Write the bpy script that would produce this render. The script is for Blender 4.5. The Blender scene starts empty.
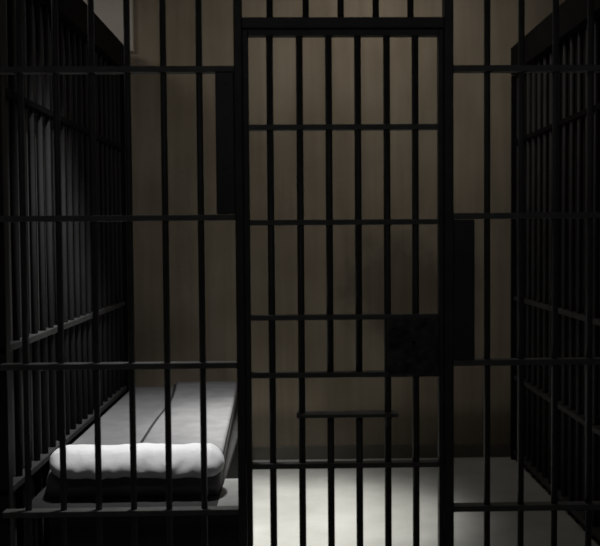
import bpy, bmesh, math, random
from mathutils import Vector, Matrix, noise
random.seed(7)
S = bpy.context.scene
COL = S.collection
PI = math.pi

# ------------------------------------------------------------------ materials
def mat(name, c1, c2, rough=0.6, scale=6, metallic=0.0, bump=0.0, bscale=60, spec=0.5, stretch=(1, 1, 1), detail=6):
    m = bpy.data.materials.new(name); m.use_nodes = True
    nt = m.node_tree; N = nt.nodes; L = nt.links
    b = N['Principled BSDF']
    b.inputs['Roughness'].default_value = rough
    b.inputs['Metallic'].default_value = metallic
    b.inputs['Specular IOR Level'].default_value = spec
    tc = N.new('ShaderNodeTexCoord'); mp = N.new('ShaderNodeMapping')
    mp.inputs['Scale'].default_value = stretch
    L.new(tc.outputs['Object'], mp.inputs['Vector'])
    n = N.new('ShaderNodeTexNoise'); n.inputs['Scale'].default_value = scale; n.inputs['Detail'].default_value = detail
    L.new(mp.outputs[0], n.inputs['Vector'])
    r = N.new('ShaderNodeValToRGB')
    r.color_ramp.elements[0].position = 0.32; r.color_ramp.elements[1].position = 0.68
    r.color_ramp.elements[0].color = (*c1, 1); r.color_ramp.elements[1].color = (*c2, 1)
    L.new(n.outputs['Fac'], r.inputs['Fac']); L.new(r.outputs[0], b.inputs['Base Color'])
    if bump:
        n2 = N.new('ShaderNodeTexNoise'); n2.inputs['Scale'].default_value = bscale; n2.inputs['Detail'].default_value = 5
        L.new(mp.outputs[0], n2.inputs['Vector'])
        bp = N.new('ShaderNodeBump'); bp.inputs['Strength'].default_value = bump; bp.inputs['Distance'].default_value = 0.01
        L.new(n2.outputs['Fac'], bp.inputs['Height']); L.new(bp.outputs[0], b.inputs['Normal'])
    return m

def wall_mat():
    """brown plaster: mottled, faint upright streaks, greyer dado near the floor, a dark damp stain"""
    m = mat('brown_plaster', (0.265, 0.218, 0.158), (0.345, 0.290, 0.218), 0.85, 2.2, bump=0.25, bscale=30, spec=0.2)
    nt = m.node_tree; N = nt.nodes; L = nt.links; b = N['Principled BSDF']
    src = b.inputs['Base Color'].links[0].from_socket
    tc = [n for n in N if n.type == 'TEX_COORD'][0]
    # upright streaks
    mp = N.new('ShaderNodeMapping'); mp.inputs['Scale'].default_value = (9, 1, 0.5)
    L.new(tc.outputs['Object'], mp.inputs['Vector'])
    n = N.new('ShaderNodeTexNoise'); n.inputs['Scale'].default_value = 2.0; n.inputs['Detail'].default_value = 4
    L.new(mp.outputs[0], n.inputs['Vector'])
    mr = N.new('ShaderNodeMapRange'); mr.inputs['From Min'].default_value = .3; mr.inputs['From Max'].default_value = .7
    mr.inputs['To Min'].default_value = 0.86; mr.inputs['To Max'].default_value = 1.08
    L.new(n.outputs['Fac'], mr.inputs['Value'])
    mx = N.new('ShaderNodeMix'); mx.data_type = 'RGBA'; mx.blend_type = 'MULTIPLY'; mx.inputs['Factor'].default_value = 1
    L.new(src, mx.inputs['A']); L.new(mr.outputs[0], mx.inputs['B'])
    # stain, world = object coords (wall object sits at the origin)
    sep = N.new('ShaderNodeSeparateXYZ'); L.new(tc.outputs['Object'], sep.inputs[0])
    v = N.new('ShaderNodeVectorMath'); v.operation = 'SUBTRACT'; v.inputs[1].default_value = (0.68, 5.95, 1.10)
    L.new(tc.outputs['Object'], v.inputs[0])
    v2 = N.new('ShaderNodeVectorMath'); v2.operation = 'MULTIPLY'; v2.inputs[1].default_value = (2.2, 0, 2.9)
    L.new(v.outputs[0], v2.inputs[0])
    v3 = N.new('ShaderNodeVectorMath'); v3.operation = 'LENGTH'; L.new(v2.outputs[0], v3.inputs[0])
    n3 = N.new('ShaderNodeTexNoise'); n3.inputs['Scale'].default_value = 7; n3.inputs['Detail'].default_value = 5
    L.new(tc.outputs['Object'], n3.inputs['Vector'])
    ad = N.new('ShaderNodeMath'); ad.operation = 'MULTIPLY_ADD'; ad.inputs[1].default_value = 1.1
    L.new(n3.outputs['Fac'], ad.inputs[0]); L.new(v3.outputs['Value'], ad.inputs[2])
    st = N.new('ShaderNodeMapRange'); st.inputs['From Min'].default_value = 1.15; st.inputs['From Max'].default_value = 1.7
    st.inputs['To Min'].default_value = 0.62; st.inputs['To Max'].default_value = 1.0
    L.new(ad.outputs[0], st.inputs['Value'])
    mx2 = N.new('ShaderNodeMix'); mx2.data_type = 'RGBA'; mx2.blend_type = 'MULTIPLY'; mx2.inputs['Factor'].default_value = 1
    L.new(mx.outputs['Result'], mx2.inputs['A']); L.new(st.outputs[0], mx2.inputs['B'])
    # scuffed dark dado
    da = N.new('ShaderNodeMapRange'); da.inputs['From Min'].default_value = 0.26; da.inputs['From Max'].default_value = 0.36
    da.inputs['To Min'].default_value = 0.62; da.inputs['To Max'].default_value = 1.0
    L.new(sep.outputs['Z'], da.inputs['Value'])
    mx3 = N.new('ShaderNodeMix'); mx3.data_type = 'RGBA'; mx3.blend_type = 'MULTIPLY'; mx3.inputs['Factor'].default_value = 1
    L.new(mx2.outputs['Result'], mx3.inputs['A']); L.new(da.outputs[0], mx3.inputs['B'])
    L.new(mx3.outputs['Result'], b.inputs['Base Color'])
    return m

M = dict(
    wall=wall_mat(),
    pale=mat('pale_grey_plaster', (0.52, 0.47, 0.41), (0.60, 0.55, 0.49), 0.85, 3, bump=0.2, bscale=30, spec=0.2),
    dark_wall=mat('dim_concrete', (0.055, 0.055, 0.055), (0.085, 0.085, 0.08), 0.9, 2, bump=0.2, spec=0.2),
    ceil=mat('ceiling_plaster', (0.10, 0.09, 0.08), (0.13, 0.12, 0.105), 0.9, 2, spec=0.2),
    floor=mat('worn_concrete_floor', (0.36, 0.36, 0.33), (0.47, 0.47, 0.44), 0.75, 3.0, bump=0.25, bscale=25, spec=0.3),
    base=mat('scuffed_dark_trim', (0.07, 0.066, 0.05), (0.11, 0.10, 0.08), 0.8, 5),
    iron=mat('black_painted_iron', (0.050, 0.050, 0.046), (0.075, 0.074, 0.068), 0.55, 14, bump=0.15, bscale=90, spec=0.35),
    rail=mat('worn_iron_rail', (0.10, 0.10, 0.094), (0.15, 0.15, 0.14), 0.6, 12, bump=0.2, bscale=60, spec=0.4),
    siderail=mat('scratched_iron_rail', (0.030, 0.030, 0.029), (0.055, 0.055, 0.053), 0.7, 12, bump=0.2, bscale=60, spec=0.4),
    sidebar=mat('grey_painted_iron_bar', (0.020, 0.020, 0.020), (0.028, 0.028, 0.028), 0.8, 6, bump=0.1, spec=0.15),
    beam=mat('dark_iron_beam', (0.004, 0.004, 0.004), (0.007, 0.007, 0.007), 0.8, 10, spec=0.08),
    sidebar_dark=mat('black_iron_bar', (0.022, 0.022, 0.021), (0.035, 0.035, 0.033), 0.65, 6, bump=0.1, spec=0.25),
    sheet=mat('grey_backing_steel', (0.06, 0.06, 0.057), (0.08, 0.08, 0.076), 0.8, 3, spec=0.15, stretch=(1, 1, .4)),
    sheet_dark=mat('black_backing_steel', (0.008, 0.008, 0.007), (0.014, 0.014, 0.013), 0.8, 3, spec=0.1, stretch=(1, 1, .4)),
    plate=mat('blue_black_sheet_steel', (0.045, 0.045, 0.048), (0.070, 0.070, 0.074), 0.5, 8, spec=0.4),
    lock=mat('pitted_black_iron', (0.012, 0.012, 0.011), (0.11, 0.105, 0.095), 0.6, 22, bump=0.9, bscale=45, spec=0.4),
    mattress=mat('grey_ticking', (0.19, 0.19, 0.193), (0.23, 0.23, 0.233), 0.95, 8, bump=0.25, bscale=120, spec=0.1),
    blanket=mat('grey_wool', (0.20, 0.20, 0.203), (0.25, 0.25, 0.253), 0.95, 10, bump=0.4, bscale=160, spec=0.1),
    crease_shade=mat('crease_shade_grey', (0.035, 0.035, 0.036), (0.055, 0.055, 0.056), 0.95, 20, spec=0.05),
    pillow=mat('white_cotton', (0.88, 0.88, 0.88), (0.94, 0.94, 0.94), 0.9, 5, bump=0.15, bscale=40, spec=0.1),
    bed=mat('dark_steel_bunk', (0.016, 0.016, 0.016), (0.026, 0.026, 0.026), 0.7, 8, bump=0.1),
    corner=mat('worn_grey_steel', (0.22, 0.22, 0.21), (0.28, 0.28, 0.27), 0.6, 9, bump=0.1),
)

# ------------------------------------------------------------------ helpers
def box(bm, x0, x1, y0, y1, z0, z1):
    v = [bm.verts.new((x, y, z)) for z in (z0, z1) for y in (y0, y1) for x in (x0, x1)]
    for f in ((0, 1, 3, 2), (4, 6, 7, 5), (0, 4, 5, 1), (2, 3, 7, 6), (0, 2, 6, 4), (1, 5, 7, 3)):
        bm.faces.new([v[i] for i in f])

def tube(bm, p, q, r, n=12):
    p, q = Vector(p), Vector(q); d = q - p
    mtx = Matrix.Translation((p + q) / 2) @ d.to_track_quat('Z', 'Y').to_matrix().to_4x4()
    bmesh.ops.create_cone(bm, cap_ends=True, segments=n, radius1=r, radius2=r, depth=d.length, matrix=mtx)

def obj(name, bm, m, parent=None, bevel=0.0, smooth=False, seg=2):
    bmesh.ops.recalc_face_normals(bm, faces=bm.faces)
    me = bpy.data.meshes.new(name); bm.to_mesh(me); bm.free()
    me.materials.append(M[m] if isinstance(m, str) else m)
    if smooth:
        for p in me.polygons: p.use_smooth = True
    o = bpy.data.objects.new(name, me); COL.objects.link(o)
    if parent:
        o.parent = parent
        o.matrix_parent_inverse = Matrix.Translation(-Vector(parent.get('_org', (0, 0, 0))))
    if bevel:
        b = o.modifiers.new('bevel', 'BEVEL'); b.width = bevel; b.segments = seg; b.limit_method = 'ANGLE'
    return o

def bx(name, x0, x1, y0, y1, z0, z1, m, parent=None, bevel=0.003):
    bm = bmesh.new(); box(bm, x0, x1, y0, y1, z0, z1)
    return obj(name, bm, m, parent, bevel)

def rod(name, p, q, r, m, parent, n=12):
    bm = bmesh.new(); tube(bm, p, q, r, n)
    o = obj(name, bm, m, parent)
    for f in o.data.polygons: f.use_smooth = len(f.vertices) == 4
    return o

def thing(name, label, cat, loc, group=None):
    o = bpy.data.objects.new(name, None); COL.objects.link(o)
    o.location = loc; o.empty_display_size = 0.1
    o['label'] = label; o['category'] = cat; o['_org'] = loc
    if group: o['group'] = group
    return o

def tag(o, label, cat, group=None):
    o['label'] = label; o['category'] = cat
    if group: o['group'] = group
    return o

def struct(name, x0, x1, y0, y1, z0, z1, m, bevel=0):
    o = bx(name, x0, x1, y0, y1, z0, z1, m, None, bevel)
    o['kind'] = 'structure'
    return o

# ------------------------------------------------------------------ the setting
XL, XR, YB, YF, H = -2.75, 3.05, 5.95, -1.3, 3.2
struct('floor', XL - .1, XR + .1, YF - .1, YB + .2, -.12, 0, 'floor')
struct('ceiling', XL - .1, XR + .1, YF - .1, YB + .2, H, H + .12, 'ceil')
struct('wall_back', XL, XR, YB, YB + .12, 0, H, 'wall')
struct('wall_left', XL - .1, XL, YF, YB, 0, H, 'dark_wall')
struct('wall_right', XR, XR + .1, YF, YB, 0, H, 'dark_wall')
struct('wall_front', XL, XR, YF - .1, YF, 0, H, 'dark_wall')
struct('trim_1', XL + .001, -1.03, YB - .035, YB - .0005, 2.62, H - .001, 'pale', .004)
struct('baseboard_back', -1.06, 1.42, YB - .014, YB - .0005, 0.0, 0.085, 'base', .003)

# ------------------------------------------------------------------ front barred partition
YP = 3.43
ZT = 3.199
fp = thing('cell_grille', 'fixed black iron bar front of the cell, around the closed door', 'bars', (0, YP, 0))
GX0, GX1 = -1.10, 1.40
left_x = [-1.009, -.879, -.749, -.619, -.488, -.357]
right_x = [.703, .830, .957, 1.087, 1.215, 1.34]
over_x = [-.097, .035, .163, .292, .420]
RB = .0120
for x in left_x + right_x: rod('bar', (x, YP, .0), (x, YP, ZT), RB, 'iron', fp)
for x in over_x: rod('bar', (x, YP, 2.20), (x, YP, ZT), RB, 'iron', fp)
def rail(x0, x1, z, parent, m='rail', y=YP, d=.024, h=.011, name='rail'):
    return bx(name, x0, x1, y - d, y + d, z - h, z + h, m, parent, .002)
for z in (.424, .972, 1.517, 2.058, 2.62):
    if z < 2.2:
        rail(GX0, -.213, z, fp); rail(.56, GX1, z, fp)
    else:
        rail(GX0, GX1, z, fp)
rail(GX0, -.213, .04, fp, h=.03); rail(.56, GX1, .04, fp, h=.03)
rail(GX0, GX1, 3.165, fp, h=.03)
for a, b in ((-.229, -.199), (.540, .574)):
    bx('post', a, b, YP - .03, YP + .03, 0, ZT, 'iron', fp, .004)
bx('header', -.199, .540, YP - .03, YP + .03, 2.203, 2.243, 'iron', fp, .004)
# sheet steel boxes beside the door
p = bx('hinge_housing', -.297, -.2295, YP - .028, YP + .028, 1.530, 2.046, 'plate', fp, .004)
for z in (1.56, 1.70, 1.88, 2.01): rod('rivet', (-.263, YP - .032, z), (-.263, YP - .027, z), .006, 'plate', p, 10)
p = bx('strike_housing', .5745, .652, YP - .028, YP + .028, .984, 1.504, 'plate', fp, .004)
for z in (1.01, 1.16, 1.33, 1.47): rod('rivet', (.613, YP - .032, z), (.613, YP - .027, z), .006, 'plate', p, 10)

# ------------------------------------------------------------------ the door
cd = thing('barred_gate', 'closed black iron barred door with a square lock box and food slot ledge', 'cell door', (.16, YP, .02))
x0, x1 = -.197, .538
bx('stile', x0, x0 + .020, YP - .022, YP + .022, .02, 2.200, 'iron', cd, .003)
bx('stile', x1 - .018, x1, YP - .022, YP + .022, .02, 2.200, 'iron', cd, .003)
xi0, xi1 = x0 + .02, x1 - .018
bx('top_rail', xi0, xi1, YP - .02, YP + .02, 2.178, 2.200, 'iron', cd, .003)
bx('bottom_rail', xi0, xi1, YP - .02, YP + .02, .02, .10, 'iron', cd, .003)
for z in (1.846, 1.497, 1.146, .932, .592): rail(xi0, xi1, z, cd, 'rail', d=.02, h=.010)
dbx = [-.099, .010, .117, .224, .331, .436]
for i, x in enumerate(dbx):
    if i in (2, 3):
        rod('bar', (x, YP, .93), (x, YP, 2.19), RB + .0008, 'iron', cd)
        rod('bar', (x, YP, .08), (x, YP, .775), RB + .0008, 'iron', cd)
    else:
        rod('bar', (x, YP, .08), (x, YP, 2.19), RB + .0008, 'iron', cd)
# food slot ledge
sh = bx('food_slot_shelf', -.010, .366, YP - .045, YP + .03, .776, .790, 'rail', cd, .003)
for x in (.010, .331): bx('bracket', x - .010, x + .010, YP - .035, YP - .012, .74, .777, 'iron', sh, .002)
# lock box
lk = bx('lock_box', .329, .5195, YP - .034, YP + .034, .930, 1.142, 'lock', cd, .006)
bm = bmesh.new(); box(bm, .345, .503, YP - .038, YP - .033, .946, 1.126)
obj('cover_plate', bm, 'lock', lk, .003)
for x in (.357, .491):
    for z in (.958, 1.114):
        rod('bolt', (x, YP - .044, z), (x, YP - .036, z), .008, 'iron', lk, 6)
rod('key_escutcheon', (.424, YP - .043, 1.05), (.424, YP - .036, 1.05), .020, 'iron', lk, 20)
bm = bmesh.new(); tube(bm, (.424, YP - .0445, 1.054), (.424, YP - .0425, 1.054), .006, 12)
box(bm, .421, .427, YP - .0445, YP - .0425, 1.036, 1.054)
obj('keyhole', bm, 'beam', lk)

# ------------------------------------------------------------------ side partitions
def side(X, label, zs, zb, sgn, y_end, bm_, sm_):
    t = thing('cell_grille', label, 'bars', (X, 4.6, 0))
    ya = YP + .035
    n = int((y_end - ya) / .127)
    for i in range(n + 1):
        y = y_end - .03 - i * .127
        if y < ya + .02: break
        rod('bar', (X, y, .0), (X, y, zb[0] + .02), .0135, bm_, t, 10)
    for z in zs:
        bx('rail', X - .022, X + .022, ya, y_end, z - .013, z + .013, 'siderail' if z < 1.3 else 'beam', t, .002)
    sx = X + sgn * .028
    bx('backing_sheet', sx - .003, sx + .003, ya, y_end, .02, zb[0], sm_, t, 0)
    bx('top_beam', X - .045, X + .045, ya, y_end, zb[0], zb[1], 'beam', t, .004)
    bx('end_post', X - .036, X + .036, y_end, y_end + .03, 0, zb[0], 'beam', t, .003)
    bx('corner_post', X - .025, X + .025, ya, ya + .05, 0, zb[1], 'sidebar_dark', t, .003)
    return t
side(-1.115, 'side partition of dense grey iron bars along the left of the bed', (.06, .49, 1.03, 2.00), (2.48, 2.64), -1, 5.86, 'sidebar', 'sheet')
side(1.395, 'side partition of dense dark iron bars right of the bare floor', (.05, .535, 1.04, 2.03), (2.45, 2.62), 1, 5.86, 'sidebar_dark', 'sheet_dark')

# ------------------------------------------------------------------ bed base
bb = thing('bunk_base', 'dark steel bunk base under the mattress with a pale corner plate', 'bunk', (-.68, 4.7, 0))
BX0, BX1, BY0, BY1 = -1.075, -.325, 3.56, 5.93
bx('deck', BX0, BX1, BY0, BY1, .375, .398, 'bed', bb, .003)
bx('corner_plate', -.3245, -.238, 3.56, 3.98, .375, .400, 'corner', bb, .003)
bx('front_panel', -.98, -.240, BY0 + .03, BY0 + .045, .07, .372, 'bed', bb, .003)
bx('side_panel', -.345, -.330, BY0 + .03, BY1,   .07, .374, 'beam', bb, .003)
for x, y in ((-1.05, 3.60), (-.335, 3.60), (-1.05, 5.88), (-.352, 5.88)):
    bx('leg', x - .02, x + .02, y - .02, y + .02, 0, .374, 'bed', bb, .003)

# ------------------------------------------------------------------ mattress, blanket, pillow
def slab(x_l, x_r, y0, y1, z0, z1, nx, ny, rad, wav=0.004, seed=0.0):
    """soft rounded slab; x_l / x_r are functions of y"""
    bm = bmesh.new()
    def shape(u, v):   # u,v 0..1
        y = y0 + (y1 - y0) * v
        a, b = x_l(y), x_r(y)
        return a + (b - a) * u, y
    top, bot = {}, {}
    for i in range(nx + 1):
        for j in range(ny + 1):
            u, v = i / nx, j / ny
            x, y = shape(u, v)
            w = x_r(y) - x_l(y)
            du = min(u, 1 - u) * w; dv = min(v, 1 - v) * (y1 - y0)
            def drop(d): return 0 if d >= rad else rad - math.sqrt(max(0, rad * rad - (rad - d) ** 2))
            zt = z1 - min(rad, math.hypot(drop(du), drop(dv)))
            zt += wav * noise.noise(Vector((x * 4 + seed, y * 3, seed))) * min(1, min(du, dv) / rad)
            top[i, j] = bm.verts.new((x, y, zt))
            bot[i, j] = bm.verts.new((x, y, z0))
    for i in range(nx):
        for j in range(ny):
            bm.faces.new((top[i, j], top[i + 1, j], top[i + 1, j + 1], top[i, j + 1]))
            bm.faces.new((bot[i, j], bot[i, j + 1], bot[i + 1, j + 1], bot[i + 1, j]))
    for i in range(nx):
        bm.faces.new((top[i, 0], bot[i, 0], bot[i + 1, 0], top[i + 1, 0]))
        bm.faces.new((top[i, ny], top[i + 1, ny], bot[i + 1, ny], bot[i, ny]))
    for j in range(ny):
        bm.faces.new((top[0, j], top[0, j + 1], bot[0, j + 1], bot[0, j]))
        bm.faces.new((top[nx, j], bot[nx, j], bot[nx, j + 1], top[nx, j + 1]))
    return bm

def edge_r(y):    # the right edge of the bedding drifts a little outward toward the door
    return -.392 + (5.93 - y) / 2.13 * .062
bm = slab(lambda y: -1.070 + .045 * max(0, 1 - (y - 3.73) / .25), edge_r, 3.73, 5.92, .399, .490, 70, 150, .022, .005, 1.0)
mt = tag(obj('mattress', bm, 'mattress', None, smooth=True), 'grey mattress on the dark steel bunk base against the left bars', 'mattress')
bm = slab(lambda y: -.722 - .055 * max(0, (y - 4.9)) ** 1.3 + .006 * math.sin(y * 5), lambda y: edge_r(y) + .002, 3.890, 5.90, .4955, .520, 46, 150, .012, .005, 5.0)
bl = tag(obj('blanket', bm, 'blanket', None, smooth=True), 'lighter grey blanket folded lengthwise over the right half of the mattress', 'blanket')

cu = bmesh.new()  # dark strip along the blanket edge: the crease's shadow line put into colour
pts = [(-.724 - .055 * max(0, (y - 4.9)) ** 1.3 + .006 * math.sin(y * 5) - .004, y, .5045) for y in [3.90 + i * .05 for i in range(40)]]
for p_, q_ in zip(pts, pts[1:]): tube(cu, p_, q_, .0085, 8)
hm = obj('crease_shade', cu, 'crease_shade', bl, smooth=True); hm['label'] = 'dark strip standing in for the crease shadow'

def pillow():
    bm = bmesh.new()
    nu, nv = 96, 40
    xa, xb = -1.012, -.306
    cy, cz = 3.755, .545
    rings = []
    for i in range(nu + 1):
        t = i / nu
        e = min(t, 1 - t) * (xb - xa)
        k = 1 if e > .07 else math.sqrt(max(0.0, 1 - (1 - e / .07) ** 2)) * .98 + .02
        x = xa + (xb - xa) * t
        ring = []
        for j in range(nv):
            a = 2 * PI * j / nv
            c, s = math.cos(a), math.sin(a)
            ex = .78
            yy = math.copysign(abs(c) ** ex, c) * .105
            zz = math.copysign(abs(s) ** ex, s) * .052
            sag = .022 * max(0, t - .92) / .08
            w = 1 + .10 * noise.noise(Vector((x * 7, a * .9, 2.0))) + .05 * noise.noise(Vector((x * 22, a * 1.6, 9.0)))
            # creases running from front face
            w += .035 * abs(math.sin(x * 31 + a * 2.2 + 2 * noise.noise(Vector((x * 5, a, 0))))) * (1 if s < .5 else .4)
            ring.append(bm.verts.new((x, cy + yy * k * w, max(cz + zz * k * w - sag, .4925 if cy + yy * k * w > 3.69 else .43))))
        rings.append(ring)
    for i in range(nu):
        for j in range(nv):
            k = (j + 1) % nv
            bm.faces.new((rings[i][j], rings[i + 1][j], rings[i + 1][k], rings[i][k]))
    bm.faces.new(rings[0][::-1]); bm.faces.new(rings[-1])
    return bm
pb = pillow()
for v in pb.verts:                       # front lip of the pillow hangs over the end of the mattress
    d = 3.70 - v.co.y
    if d > 0: v.co.z -= d * .55
tag(obj('pillow', pb, 'pillow', None, smooth=True), 'long creased white pillow across the near end of the mattress', 'pillow')

# ------------------------------------------------------------------ lights
def light(kind, name, loc, energy, color=(1, 1, 1), target=None, **kw):
    l = bpy.data.lights.new(name, kind); l.energy = energy; l.color = color
    for k, v in kw.items(): setattr(l, k, v)
    o = bpy.data.objects.new(name, l); COL.objects.link(o); o.location = loc
    if target:
        o.rotation_euler = (Vector(target) - Vector(loc)).to_track_quat('-Z', 'Y').to_euler()
    return o
light('SPOT', 'cell_spot', (-.10, 4.35, 3.12), 410, (1, .99, .94), (-.06, 4.66, 0), spot_size=math.radians(37), spot_blend=1.0, shadow_soft_size=.10)
light('SPOT', 'bed_spot', (-.50, 3.75, 3.12), 300, (1, 1, 1), (-.58, 4.45, .5), spot_size=math.radians(58), spot_blend=1.0, shadow_soft_size=.10)
light('AREA', 'ceiling_glow', (.45, 5.0, 3.15), 5.8, (1, .95, .88), (.42, 5.8, 1.4), shape='RECTANGLE', size=.8, size_y=.3)
light('AREA', 'left_cell_glow', (-1.9, 4.9, 3.15), 5, (1, .97, .93), (-1.7, 5.3, 0), shape='RECTANGLE', size=.6, size_y=.4)
light('AREA', 'corridor_glow', (0, .2, 3.15), 5, (.95, 1, 1), (0, 3.4, 1.3), shape='RECTANGLE', size=2.2, size_y=.4)

w = bpy.data.worlds.new('world'); S.world = w; w.use_nodes = True
w.node_tree.nodes['Background'].inputs[0].default_value = (.03, .03, .03, 1)
w.node_tree.nodes['Background'].inputs[1].default_value = .3

# ------------------------------------------------------------------ camera
yaw, pitch, roll = map(math.radians, (1.2985, 2.3375, -.4012))
f = Vector((math.sin(yaw) * math.cos(pitch), math.cos(yaw) * math.cos(pitch), -math.sin(pitch)))
rt = Vector((math.cos(yaw), -math.sin(yaw), 0)); up = rt.cross(f)
c, s = math.cos(roll), math.sin(roll)
a, b = rt * c + up * s, up * c - rt * s
cam = bpy.data.cameras.new('camera'); co = bpy.data.objects.new('camera', cam); COL.objects.link(co)
co.matrix_world = Matrix(((a.x, b.x, -f.x, 0), (a.y, b.y, -f.y, 0), (a.z, b.z, -f.z, 1.45), (0, 0, 0, 1)))
cam.sensor_fit = 'HORIZONTAL'; cam.sensor_width = 36; cam.lens = 926 / 600 * 36
cam.shift_x = -19.2 / 600
cam.dof.use_dof = True; cam.dof.focus_distance = 4.2; cam.dof.aperture_fstop = 2.4   # the photograph is slightly soft
S.camera = co
S.view_settings.view_transform = 'Standard'
S.view_settings.look = 'None'
for o in S.objects:
    if '_org' in o: del o['_org']
